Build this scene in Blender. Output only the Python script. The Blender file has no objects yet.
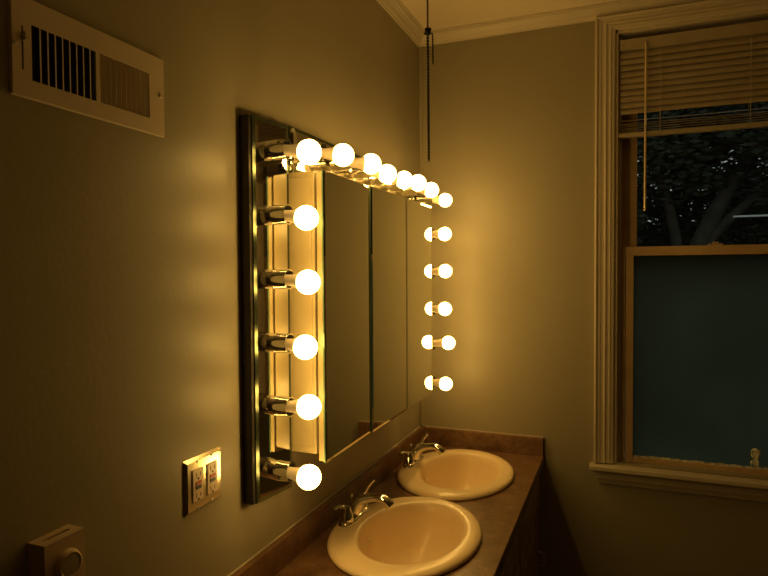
import bpy, bmesh, math, random
from math import sin, cos, pi, sqrt
from mathutils import Vector, Matrix

S = bpy.context.scene
COL = S.collection
random.seed(4)

# ------------------------------------------------------------------ camera
YAW, PITCH, ROLL, FPX = 0.3778, -0.0284, -0.0063, 596.72
CAM = Vector((0.8191, 0.0, 1.5948))
fw = Vector((-sin(YAW) * cos(PITCH), cos(YAW) * cos(PITCH), sin(PITCH)))
rt = Vector((cos(YAW), sin(YAW), 0))
up = rt.cross(fw)
r2 = cos(ROLL) * rt + sin(ROLL) * up
u2 = -sin(ROLL) * rt + cos(ROLL) * up
cd = bpy.data.cameras.new('camera')
cd.sensor_width = 36; cd.lens = FPX / 768 * 36; cd.clip_start = 0.02
cam = bpy.data.objects.new('camera', cd); COL.objects.link(cam)
cam.matrix_world = Matrix(((r2.x, u2.x, -fw.x, CAM.x), (r2.y, u2.y, -fw.y, CAM.y), (r2.z, u2.z, -fw.z, CAM.z), (0, 0, 0, 1)))
S.camera = cam

# ------------------------------------------------------------------ world, exposure, bulb light
S.view_settings.view_transform = 'Standard'
S.view_settings.look = 'None'
S.view_settings.gamma = 1.0
S.view_settings.exposure = 0.0
S.view_settings.use_curve_mapping = False
BULB_COL = (1.0, 0.585, 0.13)
BULB_STR = 28.0
SKY_COL = (0.72, 0.80, 0.76)
SKY_STR = 0.40
w = bpy.data.worlds.new('dusk_sky'); S.world = w; w.use_nodes = True
bg = w.node_tree.nodes['Background']
bg.inputs[0].default_value = (*SKY_COL, 1); bg.inputs[1].default_value = SKY_STR

# ------------------------------------------------------------------ dimensions
D = 2.495           # far wall
XR = 3.1           # right wall
YB = -2.2          # wall behind
ZC = 2.611          # ceiling
CT = 0.836          # countertop top
WX0, WX1 = 0.795, 1.70     # window opening
WZ0, WZ1 = 0.835, 2.515

# ------------------------------------------------------------------ materials
def new_mat(name):
    m = bpy.data.materials.new(name); m.use_nodes = True
    return m, m.node_tree, m.node_tree.nodes['Principled BSDF']

def mat(name, col, rough=0.5, metal=0.0, var=0.0, vscale=20, bump=0.0, bscale=200, spec=0.5, coat=0.0, vcol=None):
    m, nt, b = new_mat(name)
    b.inputs['Base Color'].default_value = (*col, 1)
    b.inputs['Roughness'].default_value = rough
    b.inputs['Metallic'].default_value = metal
    b.inputs['Specular IOR Level'].default_value = spec
    b.inputs['Coat Weight'].default_value = coat
    tc = nt.nodes.new('ShaderNodeTexCoord')
    if var > 0 or vcol:
        n = nt.nodes.new('ShaderNodeTexNoise'); n.inputs['Scale'].default_value = vscale; n.inputs['Detail'].default_value = 5
        nt.links.new(tc.outputs['Object'], n.inputs['Vector'])
        r = nt.nodes.new('ShaderNodeValToRGB')
        r.color_ramp.elements[0].position = 0.35; r.color_ramp.elements[1].position = 0.65
        c2 = vcol if vcol else tuple(min(1, c * (1 + var)) for c in col)
        c1 = col if vcol else tuple(c * (1 - var) for c in col)
        r.color_ramp.elements[0].color = (*c1, 1); r.color_ramp.elements[1].color = (*c2, 1)
        nt.links.new(n.outputs['Fac'], r.inputs['Fac']); nt.links.new(r.outputs['Color'], b.inputs['Base Color'])
    if bump > 0:
        n2 = nt.nodes.new('ShaderNodeTexNoise'); n2.inputs['Scale'].default_value = bscale; n2.inputs['Detail'].default_value = 3
        nt.links.new(tc.outputs['Object'], n2.inputs['Vector'])
        bp = nt.nodes.new('ShaderNodeBump'); bp.inputs['Strength'].default_value = bump; bp.inputs['Distance'].default_value = 0.002
        nt.links.new(n2.outputs['Fac'], bp.inputs['Height']); nt.links.new(bp.outputs['Normal'], b.inputs['Normal'])
    return m

M = {}
M['wall'] = mat('wall_paint', (0.305, 0.268, 0.188), 0.42, var=0.03, vscale=3, bump=0.2, bscale=90, spec=0.4)
M['ceiling'] = mat('ceiling_paint', (0.70, 0.61, 0.49), 0.8, bump=0.3, bscale=120)
M['trim'] = mat('trim_paint', (0.56, 0.49, 0.39), 0.45, var=0.03, vscale=8, bump=0.08, bscale=60)
M['floor'] = mat('floor_vinyl', (0.16, 0.12, 0.08), 0.5, var=0.15, vscale=6)
M['chrome'] = mat('chrome', (0.82, 0.82, 0.80), 0.06, 1.0, bump=0.03, bscale=40)
M['chrome_plate'] = mat('polished_plate', (0.80, 0.79, 0.74), 0.035, 1.0)
M['brushed_plate'] = mat('brushed_plate', (0.62, 0.54, 0.40), 0.20, 0.85)
M['mirror'] = mat('mirror_silver', (0.80, 0.82, 0.77), 0.012, 1.0)
M['glass_edge'] = mat('mirror_glass_edge', (0.10, 0.18, 0.11), 0.15, 0.3)
M['body'] = mat('cabinet_enamel', (0.29, 0.235, 0.13), 0.4, bump=0.05, bscale=80)
M['vent'] = mat('vent_enamel', (0.60, 0.50, 0.38), 0.4, bump=0.05, bscale=80)
M['housing'] = mat('housing_dark_reflection', (0.035, 0.03, 0.024), 0.35, 0.3)  # chrome's reflection of the dim rear room put into a near-black colour
M['plate_bevel'] = mat('plate_bevel', (0.10, 0.12, 0.08), 0.22, 0.8)
M['dark'] = mat('dark_cavity', (0.012, 0.011, 0.009), 0.9)
M['screw'] = mat('screw_steel', (0.55, 0.52, 0.46), 0.3, 0.9)
M['porcelain'] = mat('bone_porcelain', (0.93, 0.73, 0.47), 0.28, var=0.01)
M['wood'] = mat('dark_stained_wood', (0.30, 0.22, 0.13), 0.5, var=0.25, vscale=14, bump=0.1, bscale=60)
M['plastic'] = mat('beige_plastic', (0.50, 0.38, 0.26), 0.4, bump=0.03, bscale=200)
M['dial'] = mat('dial_plastic', (0.30, 0.24, 0.15), 0.35)
M['outlet'] = mat('outlet_plastic', (0.62, 0.48, 0.36), 0.35)
M['red'] = mat('red_button', (0.42, 0.03, 0.015), 0.4)
M['black'] = mat('black_button', (0.015, 0.015, 0.015), 0.4)
M['chain'] = mat('blackened_chain', (0.02, 0.015, 0.01), 0.55, 0.4)
M['slat'] = mat('blind_slat', (0.37, 0.31, 0.22), 0.4, var=0.04, vscale=30)
M['cord'] = mat('blind_cord', (0.45, 0.40, 0.30), 0.8)
M['wand'] = mat('wand_plastic', (0.62, 0.50, 0.33), 0.25)
M['sash'] = mat('sash_wood', (0.50, 0.36, 0.22), 0.4, var=0.08, vscale=12)
M['track'] = mat('jamb_track', (0.09, 0.085, 0.07), 0.5)
M['bark'] = mat('bark', (0.045, 0.036, 0.026), 0.9, var=0.3, vscale=10, bump=0.8, bscale=30)
M['leaf'] = mat('leaf_green', (0.014, 0.018, 0.008), 0.6, vcol=(0.035, 0.045, 0.016), vscale=3)
M['hedge'] = mat('evergreen', (0.010, 0.014, 0.008), 0.8, vcol=(0.022, 0.028, 0.015), vscale=4)
M['grass'] = mat('lawn', (0.02, 0.03, 0.012), 0.9, var=0.3, vscale=2)
M['rail'] = mat('rail_paint', (0.85, 0.86, 0.84), 0.5)
M['caulk'] = mat('dusty_caulk', (0.85, 0.87, 0.85), 0.7, vcol=(0.3, 0.32, 0.30), vscale=60)

# laminate countertop : brown with speckles and mottling
def laminate(name):
    m, nt, b = new_mat(name)
    b.inputs['Roughness'].default_value = 0.33
    tc = nt.nodes.new('ShaderNodeTexCoord')
    n = nt.nodes.new('ShaderNodeTexNoise'); n.inputs['Scale'].default_value = 16; n.inputs['Detail'].default_value = 8; n.inputs['Roughness'].default_value = 0.7
    r = nt.nodes.new('ShaderNodeValToRGB')
    e = r.color_ramp.elements
    e[0].position = 0.32; e[0].color = (0.105, 0.052, 0.026, 1); e[1].position = 0.72; e[1].color = (0.27, 0.155, 0.085, 1)
    x = e.new(0.5); x.color = (0.165, 0.085, 0.045, 1)
    n2 = nt.nodes.new('ShaderNodeTexNoise'); n2.inputs['Scale'].default_value = 140; n2.inputs['Detail'].default_value = 2
    mp = nt.nodes.new('ShaderNodeMapRange'); mp.inputs[1].default_value = 0.3; mp.inputs[2].default_value = 0.7; mp.inputs[3].default_value = 0.8; mp.inputs[4].default_value = 1.2
    mx = nt.nodes.new('ShaderNodeVectorMath'); mx.operation = 'SCALE'
    for q in (n, n2): nt.links.new(tc.outputs['Object'], q.inputs['Vector'])
    nt.links.new(n.outputs['Fac'], r.inputs['Fac']); nt.links.new(n2.outputs['Fac'], mp.inputs[0])
    nt.links.new(r.outputs['Color'], mx.inputs[0]); nt.links.new(mp.outputs[0], mx.inputs['Scale'])
    nt.links.new(mx.outputs[0], b.inputs['Base Color'])
    return m
M['laminate'] = laminate('brown_laminate')

def emit(name, col, st, base=None):
    m, nt, b = new_mat(name)
    b.inputs['Base Color'].default_value = (*(base or (0.8, 0.8, 0.8)), 1); b.inputs['Roughness'].default_value = 0.35
    b.inputs['Emission Color'].default_value = (*col, 1)
    b.inputs['Emission Strength'].default_value = st
    return m
M['bulb'] = emit('lit_bulb', BULB_COL, BULB_STR)
M['neck'] = emit('bulb_neck_glass', BULB_COL, 0.12, (0.8, 0.66, 0.5))

def clear_glass():
    m = bpy.data.materials.new('window_glass'); m.use_nodes = True; nt = m.node_tree; nt.nodes.clear()
    o = nt.nodes.new('ShaderNodeOutputMaterial'); mix = nt.nodes.new('ShaderNodeMixShader')
    t = nt.nodes.new('ShaderNodeBsdfTransparent'); t.inputs[0].default_value = (0.9, 0.93, 0.9, 1)
    g = nt.nodes.new('ShaderNodeBsdfGlossy'); g.inputs['Roughness'].default_value = 0.02
    f = nt.nodes.new('ShaderNodeFresnel'); f.inputs[0].default_value = 1.45
    nt.links.new(f.outputs[0], mix.inputs[0]); nt.links.new(t.outputs[0], mix.inputs[1]); nt.links.new(g.outputs[0], mix.inputs[2])
    nt.links.new(mix.outputs[0], o.inputs[0]); return m
M['glass'] = clear_glass()

def frosted():
    m = bpy.data.materials.new('frosted_glass'); m.use_nodes = True; nt = m.node_tree; nt.nodes.clear()
    o = nt.nodes.new('ShaderNodeOutputMaterial')
    t = nt.nodes.new('ShaderNodeBsdfTranslucent'); d = nt.nodes.new('ShaderNodeBsdfDiffuse'); g = nt.nodes.new('ShaderNodeBsdfGlossy')
    tc = nt.nodes.new('ShaderNodeTexCoord'); n = nt.nodes.new('ShaderNodeTexNoise'); n.inputs['Scale'].default_value = 3.5; n.inputs['Detail'].default_value = 3
    nt.links.new(tc.outputs['Object'], n.inputs['Vector'])
    r = nt.nodes.new('ShaderNodeValToRGB'); r.color_ramp.elements[0].color = (0.45, 0.50, 0.38, 1); r.color_ramp.elements[1].color = (0.75, 0.82, 0.68, 1)
    nt.links.new(n.outputs['Fac'], r.inputs[0]); nt.links.new(r.outputs[0], t.inputs[0])
    d.inputs[0].default_value = (0.016, 0.022, 0.018, 1); g.inputs['Roughness'].default_value = 0.55
    a = nt.nodes.new('ShaderNodeMixShader'); a.inputs[0].default_value = 0.5
    b = nt.nodes.new('ShaderNodeMixShader'); b.inputs[0].default_value = 0.012
    nt.links.new(t.outputs[0], a.inputs[1]); nt.links.new(d.outputs[0], a.inputs[2])
    nt.links.new(a.outputs[0], b.inputs[1]); nt.links.new(g.outputs[0], b.inputs[2]); nt.links.new(b.outputs[0], o.inputs[0])
    return m
M['frosted'] = frosted()

# ------------------------------------------------------------------ helpers
def tag(o, label=None, cat=None, group=None, kind=None):
    if label: o['label'] = label
    if cat: o['category'] = cat
    if group: o['group'] = group
    if kind: o['kind'] = kind
    return o

def thing(name, loc, label=None, cat=None, group=None, kind=None):
    o = bpy.data.objects.new(name, None); o.empty_display_size = 0.05
    COL.objects.link(o); o.location = loc
    return tag(o, label, cat, group, kind)

def obj(name, bm, m, parent=None, smooth=False, bevel=0, label=None, seg=2):
    """links a bmesh given in WORLD coordinates; a child keeps its place relative to its parent's origin"""
    me = bpy.data.meshes.new(name)
    bmesh.ops.recalc_face_normals(bm, faces=bm.faces)
    bm.to_mesh(me); bm.free()
    me.materials.append(M[m] if isinstance(m, str) else m)
    if smooth:
        for p in me.polygons: p.use_smooth = True
        try: me.set_sharp_from_angle(angle=math.radians(40))
        except Exception: pass
    o = bpy.data.objects.new(name, me); COL.objects.link(o)
    off = Vector((0, 0, 0)); p = parent
    while p is not None:
        off += p.location; p = p.parent
    if parent is not None:
        o.parent = parent
        me.transform(Matrix.Translation(-off))
    if bevel:
        b = o.modifiers.new('bevel', 'BEVEL'); b.width = bevel; b.segments = seg; b.limit_method = 'ANGLE'; b.angle_limit = math.radians(40)
    if label: o['label'] = label
    return o

def box(bm, x0, x1, y0, y1, z0, z1):
    vs = [bm.verts.new((x, y, z)) for x in (x0, x1) for y in (y0, y1) for z in (z0, z1)]
    for f in ((0, 1, 3, 2), (4, 6, 7, 5), (0, 4, 5, 1), (2, 3, 7, 6), (0, 2, 6, 4), (1, 5, 7, 3)):
        bm.faces.new([vs[i] for i in f])
    return bm

def B(*a):
    bm = bmesh.new()
    if isinstance(a[0], (tuple, list)):
        for q in a: box(bm, *q)
    else: box(bm, *a)
    return bm

def frame(d):
    d = Vector(d).normalized()
    a = Vector((0, 0, 1)) if abs(d.z) < 0.9 else Vector((1, 0, 0))
    u = d.cross(a).normalized(); v = u.cross(d).normalized()   # v roughly up
    return d, u, v

def lathe(bm, o, d, prof, n=28, caps=True, sc=(1, 1)):
    """prof = [(distance along axis, radius)]"""
    o = Vector(o); d, u, v = frame(d); rings = []
    for t, r in prof:
        rings.append([bm.verts.new(o + d * t + u * (r * sc[0] * cos(2 * pi * k / n)) + v * (r * sc[1] * sin(2 * pi * k / n))) for k in range(n)])
    for a, b in zip(rings, rings[1:]):
        for k in range(n):
            bm.faces.new((a[k], a[(k + 1) % n], b[(k + 1) % n], b[k]))
    if caps:
        bm.faces.new(rings[0][::-1]); bm.faces.new(rings[-1])
    return bm

def L(*a, **k): return lathe(bmesh.new(), *a, **k)

def tube(bm, pts, rad, n=14, flat=1.0):
    """swept tube; rad is a number or a list; flat squashes the second axis"""
    pts = [Vector(p) for p in pts]
    if not isinstance(rad, (list, tuple)): rad = [rad] * len(pts)
    rings = []
    t0 = (pts[1] - pts[0]).normalized()
    _, u, v = frame(t0)
    for i, p in enumerate(pts):
        t = (pts[min(i + 1, len(pts) - 1)] - pts[max(i - 1, 0)]).normalized()
        u = (u - t * u.dot(t)).normalized(); v = u.cross(t).normalized()
        rings.append([bm.verts.new(p + u * (rad[i] * cos(2 * pi * k / n)) + v * (rad[i] * flat * sin(2 * pi * k / n))) for k in range(n)])
    for a, b in zip(rings, rings[1:]):
        for k in range(n):
            bm.faces.new((a[k], a[(k + 1) % n], b[(k + 1) % n], b[k]))
    bm.faces.new(rings[0][::-1]); bm.faces.new(rings[-1])
    return bm

def smooth_path(pts, rads, n=6):
    """catmull-rom through points"""
    P = [Vector(p) for p in pts]; out = []; ro = []
    for i in range(len(P) - 1):
        p0, p1, p2, p3 = P[max(i - 1, 0)], P[i], P[i + 1], P[min(i + 2, len(P) - 1)]
        for k in range(n):
            t = k / n
            out.append(0.5 * ((2 * p1) + (p2 - p0) * t + (2 * p0 - 5 * p1 + 4 * p2 - p3) * t * t + (-p0 + 3 * p1 - 3 * p2 + p3) * t ** 3))
            ro.append(rads[i] * (1 - t) + rads[i + 1] * t)
    out.append(P[-1]); ro.append(rads[-1])
    return out, ro

# bevelled mirror plate whose front faces +x : edge thickness then a sloped bevel
def plate(bm, x0, x1, y0, y1, z0, z1, bw, bd):
    def ring(x, i): return [bm.verts.new(p) for p in ((x, y0 + i, z0 + i), (x, y1 - i, z0 + i), (x, y1 - i, z1 - i), (x, y0 + i, z1 - i))]
    R = [ring(x0, 0), ring(x1 - bd, 0), ring(x1, bw)]
    for a, b in zip(R, R[1:]):
        for k in range(4): bm.faces.new((a[k], a[(k + 1) % 4], b[(k + 1) % 4], b[k]))
    bm.faces.new(R[0][::-1]); bm.faces.new(R[-1])
    return bm

# ------------------------------------------------------------------ room shell
T = 0.14
def struct(name, bm, m, **k): return tag(obj(name, bm, m, **k), kind='structure')
struct('floor', B(-T, XR + T, YB - T, D + T, -0.1, 0), 'floor')
struct('ceiling', B(-T, XR + T, YB - T, D + T, ZC, ZC + 0.1), 'ceiling')
struct('wall_left', B(-T, 0, YB - T, D + T, 0, ZC), 'wall')
struct('wall_right', B(XR, XR + T, YB - T, D + T, 0, ZC), 'wall')
struct('wall_back', B(0, XR, YB - T, YB, 0, ZC), 'wall')
struct('wall_far', B((0, WX0, D, D + T, 0, ZC), (WX1, XR, D, D + T, 0, ZC), (WX0, WX1, D, D + T, 0, WZ0), (WX0, WX1, D, D + T, WZ1, ZC)), 'wall')

# crown moulding : profile (out from wall, down from ceiling)
CP = [(0, 0.046), (0.006, 0.046), (0.008, 0.040), (0.014, 0.036), (0.019, 0.026), (0.026, 0.018), (0.031, 0.014), (0.036, 0.012), (0.038, 0.006), (0.044, 0.005), (0.044, 0.0)]
def crown(name, a, b, n):
    a, b, n = Vector(a), Vector(b), Vector(n); t = (b - a).normalized(); bm = bmesh.new()
    A = [bm.verts.new(a + n * o + t * o + Vector((0, 0, ZC - d))) for o, d in CP]
    Bv = [bm.verts.new(b + n * o - t * o + Vector((0, 0, ZC - d))) for o, d in CP]
    for i in range(len(CP) - 1): bm.faces.new((A[i], A[i + 1], Bv[i + 1], Bv[i]))
    bm.faces.new(A[::-1] + [bm.verts.new(a + Vector((0, 0, ZC)))]); bm.faces.new(Bv + [bm.verts.new(b + Vector((0, 0, ZC)))])
    struct(name, bm, 'trim')
crown('trim_left', (0, YB, 0), (0, D, 0), (1, 0, 0))
crown('trim_far', (0, D, 0), (XR, D, 0), (0, -1, 0))
crown('trim_right', (XR, D, 0), (XR, YB, 0), (-1, 0, 0))
crown('trim_back', (XR, YB, 0), (0, YB, 0), (0, 1, 0))
bm = bmesh.new()      # thin vertical bead in the corner
box(bm, 0.0, 0.017, D - 0.007, D, 0.91, ZC - 0.046)
struct('trim_corner', bm, 'wall', bevel=0.003)

# ------------------------------------------------------------------ window
win = thing('window_1', ((WX0 + WX1) / 2, D, WZ0), kind='structure')
# fluted casing, mitred at the head
prof = [(0.000, 0.0), (0.000, 0.024), (0.006, 0.026), (0.010, 0.024), (0.012, 0.019), (0.022, 0.019), (0.024, 0.016), (0.034, 0.016), (0.037, 0.019), (0.041, 0.019), (0.043, 0.014),
        (0.052, 0.013), (0.054, 0.016), (0.058, 0.016), (0.060, 0.012), (0.070, 0.011), (0.074, 0.007), (0.074, 0.0)]
cx0, cx1, cz1 = 0.723, WX1 + 0.074, ZC - 0.042
bm = bmesh.new(); rings = []
for u, t in prof:
    y = D - t
    rings.append([bm.verts.new(p) for p in ((cx0 + u, y, WZ0), (cx0 + u, y, cz1 - u * .74), (cx1 - u, y, cz1 - u * .74), (cx1 - u, y, WZ0))])
for a, b in zip(rings, rings[1:]):
    for k in range(3): bm.faces.new((a[k], a[k + 1], b[k + 1], b[k]))
obj('casing', bm, 'trim', win)
# stool, apron
bm = bmesh.new()
box(bm, 0.708, WX1 + 0.088, D - 0.052, D + 0.0, 0.812, 0.830)
box(bm, WX0, WX1, D, D + 0.062, 0.812, 0.830)
obj('window_stool', bm, 'trim', win, bevel=0.003)
bm = bmesh.new()
ap = [(0, 0.812), (0.022, 0.812), (0.022, 0.800), (0.018, 0.796), (0.018, 0.775), (0.012, 0.764), (0.008, 0.752), (0, 0.752)]
A = [bm.verts.new((0.725 + (0.812 - z) * 0.30, D - t, z)) for t, z in ap]; Bv = [bm.verts.new((WX1 + 0.07 - (0.812 - z) * 0.3, D - t, z)) for t, z in ap]
for i in range(len(ap)): bm.faces.new((A[i], A[(i + 1) % len(ap)], Bv[(i + 1) % len(ap)], Bv[i]))
bm.faces.new(A[::-1]); bm.faces.new(Bv)
obj('apron', bm, 'trim', win)
# jambs with stops and dark tracks
bm = bmesh.new()
for s, x in ((1, WX0), (-1, WX1)):
    for a, b, y0, y1 in ((0.0, 0.012, D, D + T), (0.012, 0.026, D + 0.028, D + 0.040), (0.012, 0.020, D + 0.078, D + 0.086), (0.012, 0.03, D + 0.122, D + T)):
        xs = sorted((x + s * a, x + s * b)); box(bm, xs[0], xs[1], y0, y1, WZ0, WZ1)
box(bm, WX0, WX1, D, D + T, WZ1 - 0.012, WZ1)
obj('jamb', bm, 'trim', win, bevel=0.0015)
bm = bmesh.new()
for s, x in ((1, WX0), (-1, WX1)):
    xs = sorted((x + s * 0.012, x + s * 0.0125 + s * 0.002)); box(bm, xs[0], xs[1], D + 0.0405, D + 0.122, WZ0, WZ1 - .012)
obj('jamb_track', bm, 'track', win)
box_sill = B(WX0, WX1, D + 0.062, D + T + 0.03, 0.800, 0.829)
obj('outer_sill', box_sill, 'trim', win)

def sash(name, x0, x1, z0, z1, y0, y1, st, bot, top, pm, extra=None):
    bm = bmesh.new()
    box(bm, x0, x0 + st, y0, y1, z0, z1); box(bm, x1 - st, x1, y0, y1, z0, z1)
    box(bm, x0 + st, x1 - st, y0, y1, z0, z0 + bot); box(bm, x0 + st, x1 - st, y0, y1, z1 - top, z1)
    f = obj(name, bm, 'sash', win, bevel=0.002)
    ym = (y0 + y1) / 2
    obj('pane', B(x0 + st - .003, x1 - st + .003, ym - .002, ym + .002, z0 + bot - .003, z1 - top + .003), pm, f)
    return f
lo = sash('lower_sash', 0.838, WX1 - 0.043, 0.8302, 1.684, D + 0.042, D + 0.076, 0.0285, 0.023, 0.036, 'frosted')
hi = sash('upper_sash', 0.8095, WX1 - 0.0145, 1.650, WZ1 - 0.02, D + 0.087, D + 0.119, 0.0685, 0.034, 0.045, 'glass')
# filler rails between sash and jamb on the lower half
obj('side_liner', B((WX0 + 0.0145, 0.835, D + 0.046, D + 0.074, 0.8302, 1.684), (WX1 - 0.040, WX1 - 0.0145, D + 0.046, D + 0.074, 0.8302, 1.684)), 'sash', win)
# dusty broken bead of glazing along the foot of the frosted pane
bm = bmesh.new()
x = 0.868
while x < 1.64:
    wd = random.uniform(0.012, 0.05); h = random.uniform(0.003, 0.007)
    box(bm, x, x + wd, D + 0.0505, D + 0.057, 0.8520, 0.8535 + h); x += wd + random.choice((0, 0, 0.002, 0.004))
obj('glazing_bead', bm, 'caulk', lo, label='flaking pale glazing bead along the frosted pane')
# small chipped curl where the frosting has lifted
bm = bmesh.new()
cx, cz = 1.283, 0.905
outl = [(-.010, -.045), (.014, -.047), (.019, -.030), (.011, -.018), (.022, -.004), (.020, .014), (.008, .024), (-.004, .022), (-.012, .010), (-.009, -.006), (-.003, -.018), (-.013, -.028)]
f1 = [bm.verts.new((cx + a, D + 0.0545, cz + b)) for a, b in outl]; f2 = [bm.verts.new((cx + a * .8, D + 0.0515 + .002 * sin(i * 2.1), cz + b * .9)) for i, (a, b) in enumerate(outl)]
for i in range(len(outl)): bm.faces.new((f1[i], f1[(i + 1) % len(outl)], f2[(i + 1) % len(outl)], f2[i]))
bm.faces.new(f2); bm.faces.new(f1[::-1])
obj('peeling_film', bm, 'caulk', lo, label='small peeling grey patch low on the frosted pane')
# finger lift / sash lock on meeting rail
obj('sash_lock', B((1.125, 1.175, D + 0.046, D + 0.070, 1.684, 1.690), (1.14, 1.16, D + 0.05, D + 0.066, 1.690, 1.697)), 'sash', lo, bevel=0.003)

# ------------------------------------------------------------------ blind
bl = thing('window_blind', (1.25, D + 0.02, 2.49), 'half raised cream slatted blind across the top of the window', 'blind')
bx0, bx1 = 0.812, 1.686
yb = D + 0.016
obj('headrail', B(bx0, bx1, yb - 0.013, yb + 0.013, 2.437, 2.478), 'slat', bl, bevel=0.002)
def slat_bm(z, tilt, x0=bx0 + .003, x1=bx1 - .003, wd=0.030):
    bm = bmesh.new(); n = 6; rows = []
    for k in range(n + 1):
        s = (k / n - .5) * wd; c = 0.0022 * (1 - (2 * k / n - 1) ** 2)
        dy = s * cos(tilt) - c * sin(tilt); dz = s * sin(tilt) + c * cos(tilt)
        rows.append((yb + dy, z + dz))
    segs = 8
    g = [[[bm.verts.new((x0 + (x1 - x0) * i / segs, y, zz + 0.0006 * sin(i * 1.7 + z * 90) + h)) for y, zz in rows] for i in range(segs + 1)] for h in (0, 0.0008)]
    for h in (0, 1):
        for i in range(segs):
            for k in range(n):
                q = (g[h][i][k], g[h][i + 1][k], g[h][i + 1][k + 1], g[h][i][k + 1]); bm.faces.new(q)
    for i in range(segs):
        for k in (0, n): bm.faces.new((g[0][i][k], g[0][i + 1][k], g[1][i + 1][k], g[1][i][k]))
    for i in (0, segs):
        for k in range(n): bm.faces.new((g[0][i][k], g[0][i][k + 1], g[1][i][k + 1], g[1][i][k]))
    return bm
z = 2.421; k = 0
while z > 2.185:
    obj('slat', slat_bm(z, math.radians(66 + 3 * sin(k * 1.9))), 'slat', bl, smooth=True); z -= 0.0238; k += 1
z = 2.168
for k in range(5):
    obj('slat', slat_bm(z, math.radians(12 + 5 * sin(k * 2.3))), 'slat', bl, smooth=True); z -= 0.0085 if k else 0.012
obj('bottom_rail', B(bx0 - 0.004, bx1, yb - 0.014, yb + 0.014, 2.104, 2.122), 'slat', bl, bevel=0.004)
for x in (0.955, 1.25, 1.55):
    for dy in (-0.0155, 0.0155):
        obj('ladder_cord', tube(bmesh.new(), [(x, yb + dy, 2.436), (x, yb + dy, 2.112)], 0.0009, 6), 'cord', bl)
wd = obj('tilt_wand', tube(bmesh.new(), [(0.904, yb - 0.020, 2.452), (0.9035, yb - 0.0225, 2.2), (0.903, yb - 0.022, 1.818)], [0.0042, 0.0042, 0.0048], 6), 'wand', bl)
obj('wand_hook', tube(bmesh.new(), [(0.904, yb - 0.012, 2.455), (0.904, yb - 0.021, 2.459), (0.904, yb - 0.021, 2.450)], 0.002, 6), 'chrome', wd)

# ------------------------------------------------------------------ vanity light bars
def bar_parts(root, x1, y0, y1, z0, z1, sockets, bulbs, tip, tilt=0.0, bw=0.009, R=0.0290):
    bk = obj('housing', B(0.0005, x1 - 0.004, y0 - (0.011 if tilt else -0.001), y1 - 0.001, z0 + 0.001, z1 - 0.001), 'housing', root, bevel=0.002)
    pb = plate(bmesh.new(), x1 - 0.004, x1, y0, y1, z0, z1, bw, 0.0012)
    for v in pb.verts: v.co.x += tilt * (v.co.y - y0) / (y1 - y0)
    pl_ = obj('mirror_plate', pb, 'chrome_plate', root)
    pl_.data.materials.append(M['plate_bevel'])
    for f in pl_.data.polygons: f.material_index = 0 if f.normal.x > .9 and f.area > .04 else 1
    if tilt:
        wb = bmesh.new(); e = x1 - .0045      # wedge that carries the tilted plate
        A = [wb.verts.new(p) for p in ((e, y0 + .001, z0 + .001), (e, y1 - .001, z0 + .001), (e + tilt * .97, y1 - .001, z0 + .001))]
        Z = [wb.verts.new(p) for p in ((e, y0 + .001, z1 - .001), (e, y1 - .001, z1 - .001), (e + tilt * .97, y1 - .001, z1 - .001))]
        wb.faces.new(A); wb.faces.new(Z)
        for k in range(3): wb.faces.new((A[k], A[(k + 1) % 3], Z[(k + 1) % 3], Z[k]))
        obj('wedge', wb, 'housing', root)
    for (sy, sz), b in zip(sockets, bulbs):
        b = Vector(b)
        h = tip - x1
        # ribbed chrome socket cup, open at the front
        prof = [(0, 0.0225), (0.004, 0.0235)]
        t = 0.006
        while t < 0.020: prof += [(t, 0.0215), (t + 0.0022, 0.0228)]; t += 0.0045
        prof += [(0.022, 0.0238), (h - 0.003, 0.0232), (h, 0.0238), (h, 0.0216), (0.030, 0.0205), (0.030, 0.001)]
        s = obj('socket', L((x1, sy, sz), (1, 0, 0), prof, 32), 'chrome', root, smooth=True)
        obj('socket_lining', L((x1 + 0.0301, sy, sz), (1, 0, 0), [(0, 0.0195), (h - 0.032, 0.0205), (h - 0.032, 0.0192), (0.002, 0.018), (0.002, 0.001)], 24), 'dark', s)
        # bulb with its own slight droop
        o = Vector((x1 + 0.031, sy, sz)); d = b - o; ln = d.length; 
        d0 = ln - R
        g = []
        a0 = math.radians(136)
        for i in range(17):
            a = a0 * (1 - i / 16)
            g.append((ln + R * -cos(pi - a) if False else ln + R * cos(a), max(R * sin(a), 0.0002)))
        bu = obj('bulb', L(o, d, g, 32), 'bulb', root, smooth=True, label='lit white globe bulb')
        rn = R * sin(a0); tn = ln + R * cos(a0)
        obj('bulb_neck', L(o, d, [(0.0, 0.0125), (0.012, 0.013), (max(.014, tn - 0.024), 0.0140), (tn - 0.010, 0.0165), (tn + .0003, rn)], 24), 'neck', bu, smooth=True)

GB = 'vanity light bars framing the mirror cabinet'
lb = thing('vanity_light_bar', (0, 1.232, 1.05), 'upright chrome light bar of six bulbs at the cabinet side nearest the vent', 'light fixture', GB)
LBY = 1.232
bz = [1.872, 1.720, 1.570, 1.417, 1.276, 1.109]; bxs = [0.145, 0.136, 0.139, 0.130, 0.138, 0.136]
sz = [1.884, 1.730, 1.577, 1.424, 1.272, 1.116]
bar_parts(lb, 0.0305, 1.1740, 1.3005, 1.051, 1.957, [(LBY, q) for q in sz], [(a, LBY, c) for a, c in zip(bxs, bz)], 0.089, 0.020, 0.009)
tb = thing('vanity_light_bar', (0, 1.77, 1.847), 'horizontal chrome light bar of six bulbs above the mirror cabinet', 'light fixture', GB)
ty = [1.404, 1.591, 1.717, 1.872, 2.019, 2.175]; tz = [1.895, 1.903, 1.893, 1.896, 1.906, 1.900]
sy = [1.391 + 0.1524 * i for i in range(6)]
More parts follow.
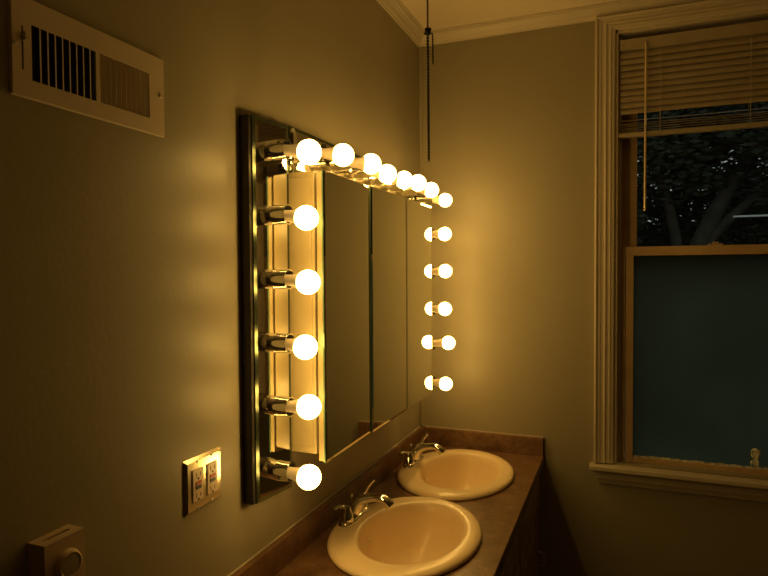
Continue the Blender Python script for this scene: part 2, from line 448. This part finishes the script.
bar_parts(tb, 0.045, 1.3165, 2.226, 1.848, 1.962, [(q, 1.905) for q in sy], [(0.15, a, c) for a, c in zip(ty, tz)], 0.103)
# hexagonal chrome end piece nearest the upright bar
bm = bmesh.new()
for (y, z_) in [(0, 0)]:
    h0 = [(1.3185, 1.862), (1.3185, 1.948), (1.330, 1.960), (1.345, 1.948), (1.345, 1.862), (1.330, 1.850)]
    a = [bm.verts.new((0.0452, y_, z1_)) for y_, z1_ in h0]; b = [bm.verts.new((0.0520, 1.332 + (y_ - 1.332) * .7, 1.905 + (z1_ - 1.905) * .88)) for y_, z1_ in h0]
    for i in range(6): bm.faces.new((a[i], a[(i + 1) % 6], b[(i + 1) % 6], b[i]))
    bm.faces.new(a[::-1]); bm.faces.new(b)
obj('end_cap', bm, 'chrome', tb)
rb = thing('vanity_light_bar', (0, 2.297, 1.05), 'upright chrome light bar of six bulbs beside the far corner of the room', 'light fixture', GB)
rz = [1.873, 1.740, 1.593, 1.443, 1.308, 1.144]; rx = [0.173, 0.170, 0.172, 0.170, 0.184, 0.172]
bar_parts(rb, 0.0305, 2.229, 2.366, 1.050, 1.964, [(2.290, q) for q in (1.884, 1.740, 1.588, 1.440, 1.300, 1.148)], [(a, 2.290, c) for a, c in zip(rx, rz)], 0.125, R=0.0268)

# ------------------------------------------------------------------ mirror cabinet
mc = thing('medicine_cabinet', (0, 1.76, 1.12), 'white mirror cabinet with three mirrored doors framed by lit bulbs', 'cabinet')
obj('body', B(0.0005, 0.1175, 1.306, 2.204, 1.140, 1.842), 'body', mc, bevel=0.002)
# raised frame on the near side of the body
obj('side_panel', B((0.012, 0.110, 1.3035, 1.3065, 1.158, 1.828)), 'body', mc, bevel=0.0012)
doors = [(1.3055, 1.6045), (1.6070, 1.9137), (1.9153, 2.2075)]
for y0, y1 in doors:
    aj = 0.0060 if y0 < 1.4 else 0.0
    def ajar(bm):
        for v in bm.verts: v.co.x += aj * (y1 - v.co.y) / (y1 - y0) - aj * .85
        return bm
    d = obj('door', ajar(B(0.1235, 0.1375, y0, y1, 1.124, 1.838)), 'body', mc, bevel=0.001)
    obj('mirror', ajar(plate(bmesh.new(), 0.1376, 0.143, y0 + .001, y1 - .001, 1.120, 1.842, 0.007, 0.0016)), 'mirror', d)
    obj('mirror_edge', ajar(B((0.1376, 0.1412, y0 - .0004, y0 + .0009, 1.121, 1.841), (0.1376, 0.1412, y1 - .0009, y1 + .0004, 1.121, 1.841))), 'glass_edge', d)

# ------------------------------------------------------------------ countertop
def ellipse_pts(cx, cy, a, b, n, e=2.0):
    return [(cx + a * math.copysign(abs(cos(2 * pi * k / n)) ** (2 / e), cos(2 * pi * k / n)), cy + b * math.copysign(abs(sin(2 * pi * k / n)) ** (2 / e), sin(2 * pi * k / n))) for k in range(n)]
SINKS = [(0.251, 1.591), (0.251, 2.147)]
SA, SB = 0.211, 0.272
Y0C = 0.93
ct = thing('countertop', (0.27, 1.7, CT), 'brown mottled laminate vanity counter carrying two basins', 'countertop')
slab = B(0.0005, 0.530, Y0C, D - 0.0005, CT - 0.036, CT)
me = bpy.data.meshes.new('slab'); slab.to_mesh(me); slab.free()
so = bpy.data.objects.new('slab', me); COL.objects.link(so)
cuts = []
for cx, cy in SINKS:
    bm = bmesh.new(); P = ellipse_pts(cx, cy, SA - .018, SB - .018, 64)
    a = [bm.verts.new((x, y, CT - .1)) for x, y in P]; b = [bm.verts.new((x, y, CT + .1)) for x, y in P]
    for i in range(64): bm.faces.new((a[i], a[(i + 1) % 64], b[(i + 1) % 64], b[i]))
    bm.faces.new(a[::-1]); bm.faces.new(b)
    m2 = bpy.data.meshes.new('cut'); bm.to_mesh(m2); bm.free(); co = bpy.data.objects.new('cut', m2); COL.objects.link(co); cuts.append(co)
    md = so.modifiers.new('b', 'BOOLEAN'); md.operation = 'DIFFERENCE'; md.object = co; md.solver = 'EXACT'
dg = bpy.context.evaluated_depsgraph_get(); dg.update()
res = bpy.data.meshes.new_from_object(so.evaluated_get(dg))
bm = bmesh.new(); bm.from_mesh(res)
for o in cuts + [so]: bpy.data.objects.remove(o, do_unlink=True)
obj('worktop', bm, 'laminate', ct, bevel=0.0025)
obj('backsplash', B(0.0005, 0.020, Y0C, D - 0.0005, CT, 0.910), 'laminate', ct, bevel=0.002)
obj('backsplash', B(0.0205, 0.529, D - 0.020, D - 0.0005, CT, 0.910), 'laminate', ct, bevel=0.002)
obj('caulk_line', B((0.0005, 0.004, Y0C, D - 0.02, 0.910, 0.9125), (0.02, 0.529, D - 0.004, D - .0005, 0.910, 0.9125)), 'trim', ct)

# ------------------------------------------------------------------ vanity cabinet
vc = thing('vanity_cabinet', (0.26, 1.7, 0), 'dark stained vanity cabinet under the brown counter', 'cabinet')
Y1 = D - 0.0005; VX = 0.478; VZ = CT - 0.0365
obj('carcass', B((0.0005, VX, Y0C + .01, Y0C + .028, 0, VZ), (0.0005, VX, Y1 - .018, Y1, 0, VZ), (0.0005, 0.43, Y0C + .028, Y1 - .018, 0, 0.09), (0.0005, 0.008, Y0C + .028, Y1 - .018, 0.09, VZ)), 'wood', vc)
fr = []
xs0, xs1 = VX, VX + 0.019
bays = 3; y0 = Y0C + .01; W = (Y1 - y0)
fr.append((xs0, xs1, y0, Y1, VZ - 0.035, VZ)); fr.append((xs0, xs1, y0, Y1, 0.09, 0.13)); fr.append((xs0, xs1, y0, Y1, 0.625, 0.650))
for i in range(bays + 1):
    c = y0 + W * i / bays; a = max(y0, c - .022); b = min(Y1, c + .022)
    fr.append((xs0, xs1, a, b, 0.13, 0.625)); fr.append((xs0, xs1, a, b, 0.65, VZ - .035))
obj('face_frame', B(*fr), 'wood', vc)
def pull(p, x, y, z, h):
    return obj('handle', tube(bmesh.new(), [(x, y, z), (x + .024, y, z + .001), (x + .031, y, z + .006), (x + .031, y, z + h - .006), (x + .024, y, z + h - .001), (x, y, z + h)], [.004, .004, .004, .004, .004, .004], 8), 'screw', p)
for i in range(bays):
    a = y0 + W * i / bays + .012; b = y0 + W * (i + 1) / bays - .012
    for nm, z0, z1 in (('door', 0.118, 0.636), ('drawer_front', 0.645, VZ - .02)):
        bm = B(xs1 + .0003, xs1 + .017, a, b, z0, z1)
        r = 0.05 if nm == 'door' else 0.025
        d = obj(nm, bm, 'wood', vc, bevel=0.003)
        obj('raised_panel', plate(bmesh.new(), xs1 + .017, xs1 + .022, a + r, b - r, z0 + r, z1 - r, 0.012, 0.004), 'wood', d)
        if nm == 'door': pull(d, xs1 + .016, b - 0.115, 0.435, 0.055)

# ------------------------------------------------------------------ sinks
def sink(cx, cy, label):
    t = thing('bathroom_sink', (cx, cy, CT), label, 'sink', 'oval basins set in the counter')
    bx, by = cx + 0.0150, cy + 0.008; ba, bb = 0.144, 0.203
    N = 72; bm = bmesh.new()
    rings = [  # cx, cy, a, b, z
        (cx, cy, SA - .004, SB - .004, CT + .0004), (cx, cy, SA, SB, CT + .004), (cx, cy, SA, SB, CT + .009), (cx, cy, SA - .004, SB - .004, CT + .014),
        (cx, cy, SA - .012, SB - .012, CT + .0175), (cx, cy, SA - .022, SB - .022, CT + .0185),
        (cx + .004, cy + .002, SA - .036, SB - .036, CT + .0180),
        (bx, by, ba + .012, bb + .012, CT + .0175), (bx, by, ba + .005, bb + .005, CT + .0155), (bx, by, ba, bb, CT + .010)]
    for s, dz in ((.965, -.010), (.93, -.035), (.88, -.065), (.80, -.092), (.66, -.115), (.48, -.129), (.30, -.136), (.14, -.139)):
        rings.append((bx - .012 * (1 - s), by, ba * s, bb * s if s > .3 else ba * s * 1.15, CT + dz))
    V = [[bm.verts.new((x, y, z)) for x, y in ellipse_pts(a, b_, c, d_, N, 2.0)] for a, b_, c, d_, z in rings]
    for p, q in zip(V, V[1:]):
        for k in range(N): bm.faces.new((p[k], p[(k + 1) % N], q[(k + 1) % N], q[k]))
    # underside shell
    U = [[bm.verts.new((x, y, z)) for x, y in ellipse_pts(bx, by, a, b_, N)] for a, b_, z in ((ba + .03, bb + .03, CT + .0004), (ba + .012, bb + .012, CT - .03), (ba * .9, bb * .9, CT - .09), (.03, .035, CT - .152))]
    for p, q in zip([V[0]] + U, U):
        for k in range(N): bm.faces.new((p[k], p[(k + 1) % N], q[(k + 1) % N], q[k]))
    bm.faces.new(U[-1]); bm.faces.new(V[-1])
    obj('basin', bm, 'porcelain', t, smooth=True)
    dx = bx - .011
    obj('drain', L((dx, by, CT - .1388), (0, 0, 1), [(0, .022), (.003, .021), (.004, .017), (.0015, .015), (.0015, .001)], 28), 'chrome', t, smooth=True)
    # overflow hole on the wall side of the bowl
    obj('overflow_ring', L((bx - ba * .925, by, CT - .034), (1, 0, .35), [(0, .009), (.002, .0085), (.002, .006), (.001, .006)], 20), 'chrome', t, smooth=True)
    return t
sink(*SINKS[0], 'bone coloured oval basin, the nearer one, its front edge at the picture bottom')
sink(*SINKS[1], 'bone coloured oval basin, the farther one, next to the far backsplash')

# ------------------------------------------------------------------ faucets
def faucet(x, y, label):
    z = CT + .0183
    t = thing('faucet', (x, y, z), label, 'faucet', 'chrome faucets behind the basins')
    # oblong base plate
    bm = bmesh.new(); N = 40; R = []
    for a, b, dz in ((.027, .082, 0), (.0275, .0825, .004), (.026, .080, .010), (.021, .074, .014), (.010, .05, .0155)):
        R.append([bm.verts.new((px, py, z + dz)) for px, py in ellipse_pts(x, y, a, b, N, 2.8)])
    for p, q in zip(R, R[1:]):
        for k in range(N): bm.faces.new((p[k], p[(k + 1) % N], q[(k + 1) % N], q[k]))
    bm.faces.new(R[0][::-1]); bm.faces.new(R[-1])
    obj('base', bm, 'chrome', t, smooth=True)
    # spout : broad root, rises and arches out over the bowl
    pts = [(x - .002, y, z + .006), (x + .006, y, z + .030), (x + .024, y, z + .054), (x + .052, y, z + .066), (x + .082, y, z + .070), (x + .103, y, z + .064), (x + .112, y, z + .055)]
    P, r = smooth_path(pts, [.027, .023, .018, .0150, .0140, .0142, .0142])
    sp = obj('spout', tube(bmesh.new(), P, r, 20, 0.85), 'chrome', t, smooth=True)
    e = Vector(P[-1]); dd = (Vector(P[-1]) - Vector(P[-2])).normalized()
    obj('aerator', L(e - dd * .002, dd, [(0, .0150), (.009, .0150), (.010, .0125), (.010, .010), (.004, .009), (.004, .001)], 24), 'chrome', sp, smooth=True)
    for s in (-1, 1):
        hy = y + s * .052
        hb = obj('handle', L((x, hy, z + .010), (0, 0, 1), [(0, .0215), (.006, .021), (.016, .0185), (.026, .0150), (.034, .0130), (.040, .0125), (.044, .0100), (.046, .003)], 28), 'chrome', t, smooth=True)
        if s < 0:   # lever lies back toward the wall and the near side
            pts = [(x, hy, z + .049), (x - .008, hy - .014, z + .055), (x - .014, hy - .034, z + .061), (x - .017, hy - .054, z + .060)]
            rr = [.011, .009, .0075, .0085]
        else:       # lever stands up, leaning away from the near side
            pts = [(x, hy, z + .048), (x + .010, hy + .004, z + .058), (x + .017, hy + .014, z + .073), (x + .030, hy + .030, z + .090)]
            rr = [.012, .0105, .0085, .0085]
        P, r = smooth_path(pts, rr)
        obj('lever', tube(bmesh.new(), P, r, 14, 0.6), 'chrome', hb, smooth=True)
    obj('lift_rod', L((x - .012, y + .004, z + .012), (0, 0, 1), [(0, .0022), (.044, .0022), (.046, .005), (.050, .0062), (.055, .0055), (.058, .001)], 16), 'chrome', t, smooth=True)
faucet(0.076, 1.618, 'chrome two lever faucet behind the nearer basin')
faucet(0.076, 2.172, 'chrome two lever faucet behind the farther basin')

# ------------------------------------------------------------------ wall register
vt = thing('wall_vent', (0, 0.76, 1.85), 'long white metal air vent high on the wall left of the mirror', 'vent')
vy0, vy1, vz0, vz1 = 0.607, 0.918, 1.853, 2.002
banks = [(0.640, 0.757), (0.765, 0.878)]; lz0, lz1 = 1.881, 1.963
# face plate with sloping edges and two louvre openings plus the lever slot
def holed_plate(bm, x0, x1, ys, zs, holes):
    def cut(v, lo, hi): return lo < v < hi
    Y = sorted(set(ys + [h[0] for h in holes] + [h[1] for h in holes])); Z = sorted(set(zs + [h[2] for h in holes] + [h[3] for h in holes]))
    for a, b in zip(Y, Y[1:]):
        for c, d in zip(Z, Z[1:]):
            my, mz = (a + b) / 2, (c + d) / 2
            if any(h[0] < my < h[1] and h[2] < mz < h[3] for h in holes): continue
            box(bm, x0, x1, a, b, c, d)
bm = bmesh.new()
holed_plate(bm, 0.0040, 0.0052, [vy0 + .002, vy1 - .002], [vz0 + .002, vz1 - .002], [(a, b, lz0, lz1) for a, b in banks] + [(0.624, 0.627, 1.893, 1.957)])
# skirt
def skirt(bm):
    a = [bm.verts.new(p) for p in ((0.0005, vy0, vz0), (0.0005, vy1, vz0), (0.0005, vy1, vz1), (0.0005, vy0, vz1))]
    b = [bm.verts.new(p) for p in ((0.0052, vy0 + .002, vz0 + .002), (0.0052, vy1 - .002, vz0 + .002), (0.0052, vy1 - .002, vz1 - .002), (0.0052, vy0 + .002, vz1 - .002))]
    for k in range(4): bm.faces.new((a[k], a[(k + 1) % 4], b[(k + 1) % 4], b[k]))
skirt(bm)
obj('face_plate', bm, 'vent', vt)
obj('damper', B(0.0006, 0.0012, 0.615, 0.882, 1.872, 1.972), 'dark', vt)
for j, (a, b) in enumerate(banks):
    n = 9
    for k in range(n + 1 if j == 0 else n + 2):
        y = a + (b - a) * k / (n if j == 0 else n + 1)
        bm = bmesh.new()
        dy = -0.0032 if j == 0 else 0.0075
        if j == 0:
            if k in (0, n): bm.free(); continue
            v = [(0.0014, y + .0045), (0.0056, y - .0002), (0.0056, y + .0010), (0.0014, y + .0058)]
        else:
            if k > n: bm.free(); continue
            v = [(0.0016, y - .0002), (0.0050, y + .0122), (0.0046, y + .0128), (0.0012, y + .0008)]
            if y + .0128 > b: v = [(p, min(q_, b)) for p, q_ in v]
        A = [bm.verts.new((p, q_, lz0)) for p, q_ in v]; Bv = [bm.verts.new((p, q_, lz1)) for p, q_ in v]
        for i in range(4): bm.faces.new((A[i], A[(i + 1) % 4], Bv[(i + 1) % 4], Bv[i]))
        bm.faces.new(A[::-1]); bm.faces.new(Bv)
        obj('louver', bm, 'vent', vt)
for y, z in ((0.613, 1.930), (0.905, 1.930)):
    obj('screw', L((0.0052, y, z), (1, 0, 0), [(0, .0048), (.0012, .0042), (.002, .002)], 16), 'screw', vt, smooth=True)
obj('lever', B((0.0040, 0.014, 0.6242, 0.6268, 1.934, 1.944), (0.011, 0.015, 0.622, 0.631, 1.934, 1.946)), 'vent', vt, bevel=0.001)

# ------------------------------------------------------------------ outlet plate
op = thing('outlet_plate', (0, 1.018, 1.154), 'polished chrome double outlet plate with two beige receptacles below the light bar', 'outlet')
oy0, oy1, oz0, oz1 = 0.958, 1.078, 1.098, 1.212
bm = bmesh.new()
gy = [(1.0175 - .023 - .0168, 1.0175 - .023 + .0168), (1.0175 + .023 - .0168, 1.0175 + .023 + .0168)]; gz0, gz1 = 1.155 - .0335, 1.155 + .0335
holed_plate(bm, 0.004, 0.006, [oy0 + .007, oy1 - .007], [oz0 + .007, oz1 - .007], [(a, b, gz0, gz1) for a, b in gy])
a = [bm.verts.new(p) for p in ((0.0005, oy0, oz0), (0.0005, oy1, oz0), (0.0005, oy1, oz1), (0.0005, oy0, oz1))]
b = [bm.verts.new(p) for p in ((0.006, oy0 + .007, oz0 + .007), (0.006, oy1 - .007, oz0 + .007), (0.006, oy1 - .007, oz1 - .007), (0.006, oy0 + .007, oz1 - .007))]
for k in range(4): bm.faces.new((a[k], a[(k + 1) % 4], b[(k + 1) % 4], b[k]))
obj('cover_plate', bm, 'brushed_plate', op)
for a, b in gy:
    c = (a + b) / 2
    r = obj('receptacle', B(0.0008, 0.0085, a + .0004, b - .0004, gz0 + .0004, gz1 - .0004), 'outlet', op, bevel=0.001)
    obj('test_button', B(0.0086, 0.0102, c - .0085, c + .0085, 1.1560, 1.1630), 'red', r, bevel=.0005, label='red button')
    obj('reset_button', B(0.0086, 0.0102, c - .0085, c + .0085, 1.1470, 1.1540), 'black', r, bevel=.0005, label='black button')
    for zc_ in (1.1770, 1.1340):
        sl = bmesh.new()
        box(sl, 0.0085, 0.0089, c - .0075, c - .0058, zc_ - .0045, zc_ + .0045); box(sl, 0.0085, 0.0089, c + .0055, c + .0072, zc_ - .0036, zc_ + .0036)
        lathe(sl, (0.0085, c, zc_ - .0085), (1, 0, 0), [(0, .0026), (.0004, .0026)], 12)
        obj('slots', sl, 'dark', r)
    for z in (1.204, 1.106):
        obj('screw', L((0.006, c, z), (1, 0, 0), [(0, .0034), (.001, .003), (.0014, .001)], 14), 'screw', op, smooth=True)

# ------------------------------------------------------------------ thermostat
th = thing('thermostat', (0, 0.655, 1.14), 'beige box thermostat with round dial low on the left wall', 'thermostat')
ty0, ty1, tz0, tz1 = 0.618, 0.688, 1.075, 1.194
bm = bmesh.new()
# shell with a slot cut in its top
box(bm, 0.0005, 0.036, ty0, ty1, tz0, tz1 - .004)
for q in ((0.0005, 0.014, ty0, ty1, tz1 - .004, tz1), (0.0205, 0.036, ty0, ty1, tz1 - .004, tz1), (0.014, 0.0205, ty0, ty0 + .012, tz1 - .004, tz1), (0.014, 0.0205, ty1 - .012, ty1, tz1 - .004, tz1)): box(bm, *q)
obj('case', bm, 'plastic', th)
obj('top_slot', B(0.0141, 0.0204, ty0 + .0121, ty1 - .0121, tz1 - .0039, tz1 - .003), 'dark', th)
dl = obj('dial', L((0.036, 0.655, 1.152), (1, 0, 0), [(0, .0225), (.003, .0225), (.005, .021), (.009, .020), (.010, .018), (.0085, .016), (.0085, .001)], 40), 'plastic', th, smooth=True)
obj('dial_face', L((0.0446, 0.655, 1.152), (1, 0, 0), [(0, .0155), (.0006, .0155), (.0010, .001)], 32), 'dial', dl, smooth=True)

# ------------------------------------------------------------------ pull chain
cy = 1.25; cx = 0.4285
pc = thing('pull_chain', (cx, cy, ZC), 'black beaded pull chain hanging from the ceiling with a knot partway down', 'chain')
def beads(name, pts, r, st):
    bm = bmesh.new()
    for (a, b) in zip(pts, pts[1:]):
        a, b = Vector(a), Vector(b); n = max(1, int((b - a).length / st))
        for k in range(n):
            p = a + (b - a) * k / n
            bmesh.ops.create_icosphere(bm, subdivisions=1, radius=r, matrix=Matrix.Translation(p))
        tube(bm, [a, b], r * .45, 6)
    obj(name, bm, 'chain', pc, smooth=True)
zk = 2.112; ze = 1.832
beads('upper_chain', [(cx, cy, ZC - .006), (cx, cy, zk)], 0.0026, 0.0055)
beads('lower_chain', [(cx, cy, zk), (cx + .0012, cy, ze)], 0.0036, 0.0068)
beads('chain_tail', [(cx + .003, cy, zk - .001), (cx + .010, cy, zk - .006), (cx + .0112, cy, zk - .018), (cx + .0116, cy, zk - .072)], 0.0024, 0.005)
bm = bmesh.new()
for p, r in (((0, 0, 0), .0062), ((.004, 0, .004), .0042), ((-.004, .001, -.003), .0045), ((.003, -.002, -.006), .004), ((-.003, 0, .005), .004)):
    bmesh.ops.create_icosphere(bm, subdivisions=2, radius=r, matrix=Matrix.Translation(Vector((cx, cy, zk)) + Vector(p)))
obj('knot', bm, 'chain', pc, smooth=True)
obj('ceiling_cup', L((cx, cy, ZC - .0005), (0, 0, -1), [(0, .022), (.004, .021), (.008, .012), (.010, .003)], 24), 'chain', pc, smooth=True)

# ------------------------------------------------------------------ the dark garden outside
struct('ground_1', B(-14, 22, D + T + 0.05, 40, -0.6, -0.5), 'grass')

def leaf_cloud(blobs, per_m3, size, rnd):
    vs, fs = [], []
    for (c, r) in blobs:
        n = int(per_m3 * 4.19 * r[0] * r[1] * r[2])
        for _ in range(n):
            while True:
                p = Vector((rnd.uniform(-1, 1), rnd.uniform(-1, 1), rnd.uniform(-1, 1)))
                if p.length < 1: break
            p = Vector((c[0] + p.x * r[0], c[1] + p.y * r[1], c[2] + p.z * r[2]))
            d = Vector((rnd.gauss(0, 1), rnd.gauss(0, 1), rnd.gauss(0, .7))).normalized()
            _, u, v = frame(d); s = size * rnd.uniform(.6, 1.3); i = len(vs)
            vs += [p - u * s, p + v * s * .42 - u * s * .1, p + u * s + d * s * .2, p - v * s * .42 - u * s * .1]
            fs.append((i, i + 1, i + 2, i + 3))
    return vs, fs
def foliage(name, blobs, per, size, m, parent, seed):
    vs, fs = leaf_cloud(blobs, per, size, random.Random(seed))
    off = parent.location
    me = bpy.data.meshes.new(name); me.from_pydata([tuple(v - off) for v in vs], [], fs); me.materials.append(M[m])
    o = bpy.data.objects.new(name, me); COL.objects.link(o); o.parent = parent
    return o
G = -0.5
def tree(x, y, label, blobs, branches, seed, per=900, size=0.05):
    t = thing('garden_tree', (x, y, G), label, 'tree', 'dark trees outside the window')
    bm = bmesh.new()
    for pts, r in branches:
        P, rr = smooth_path(pts, r, 5); tube(bm, P, rr, 10)
    obj('trunk', bm, 'bark', t, smooth=True)
    foliage('foliage', blobs, per, size, 'leaf', t, seed)
rn = random.Random(11)
def blobset(cx, cy, cz, sx, sy, sz, n, r):
    return [((cx + rn.uniform(-sx, sx), cy + rn.uniform(-sy, sy), cz + rn.uniform(-sz, sz)), (r * rn.uniform(.7, 1.2), r * rn.uniform(.6, 1.), r * rn.uniform(.5, .9))) for _ in range(n)]
tx, ty_ = 1.35, 6.4
tree(tx, ty_, 'leaning tree with a forked trunk close outside the window', blobset(1.9, 6.6, 3.3, 2.3, .6, 1.3, 34, .60) + blobset(1.15, 6.6, 3.2, .45, .4, .8, 12, .5),
     [([(tx - .1, ty_, G), (tx, ty_, .8), (tx + .12, ty_, 1.7), (tx + .55, ty_, 2.6), (tx + 1.2, ty_ - .2, 3.6)], [.13, .11, .09, .06, .03]),
      ([(tx + .1, ty_, 1.6), (tx + .35, ty_, 2.0), (tx + .9, ty_, 2.45), (tx + 1.7, ty_, 2.7)], [.06, .045, .035, .02]),
      ([(tx + .05, ty_, 1.3), (tx - .1, ty_, 2.2), (tx - .4, ty_, 3.2)], [.06, .045, .02])], 5, 3100, .042)
tree(4.2, 9.7, 'broad leafy tree to the right beyond the pane', blobset(4.0, 9.7, 3.4, 1.9, .6, 1.6, 30, .75),
     [([(4.2, 9.7, G), (4.25, 9.7, 1.2), (4.0, 9.7, 2.6), (3.7, 9.7, 4.0)], [.16, .13, .09, .04])], 6, 1300, .06)
tree(-1.6, 9.7, 'leafy tree hidden by the left window casing', blobset(-1.5, 9.7, 3.2, 1.7, .6, 1.6, 24, .8),
     [([(-1.6, 9.7, G), (-1.55, 9.7, 1.2), (-1.7, 9.7, 2.6), (-1.6, 9.7, 4.0)], [.16, .13, .09, .04])], 7, 1100, .065)

# dense evergreen hedge closing the view
hd = thing('evergreen_hedge', (2.5, 12, G), 'tall dark evergreen hedge closing off the garden', 'hedge')
bm = bmesh.new(); rr = random.Random(3)
nx, nz = 60, 14
def hz(i): return 3.0 + .45 * sin(i * .9) + .35 * sin(i * .37 + 1) + rr.uniform(-.12, .12)
H = [hz(i) for i in range(nx + 1)]
g = [[bm.verts.new((-7 + 20 * i / nx, 11.6 + (.9 if k == nz else 0) + rr.uniform(-.25, .25), G + (H[i] - G) * k / nz + (rr.uniform(-.05, .05) if 0 < k < nz else 0))) for k in range(nz + 1)] for i in range(nx + 1)]
bk = [[bm.verts.new((-7 + 20 * i / nx, 13.2, G + (H[i] - G) * k)) for k in (0, 1)] for i in range(nx + 1)]
for i in range(nx):
    for k in range(nz): bm.faces.new((g[i][k], g[i + 1][k], g[i + 1][k + 1], g[i][k + 1]))
    bm.faces.new((g[i][nz], g[i + 1][nz], bk[i + 1][1], bk[i][1])); bm.faces.new((bk[i][0], bk[i + 1][0], bk[i + 1][1], bk[i][1]))
obj('hedge_body', bm, 'hedge', hd)
foliage('hedge_leaves', [((-7 + 20 * i / 26, 11.7, 1.5 + .0 * i), (.75, .45, 1.9)) for i in range(27)], 260, .085, 'hedge', hd, 9)
# pale rail beyond the tree
fr_ = thing('garden_rail', (3, 4.7, G), 'thin pale rail crossing the dark garden', 'railing')
obj('top_rail', B(1.535, 4.2, 4.68, 4.72, 1.947, 1.958), 'rail', fr_)
for x in (2.55, 4.1): obj('post', B(x, x + .05, 4.681, 4.719, G, 1.9465), 'bark', fr_)
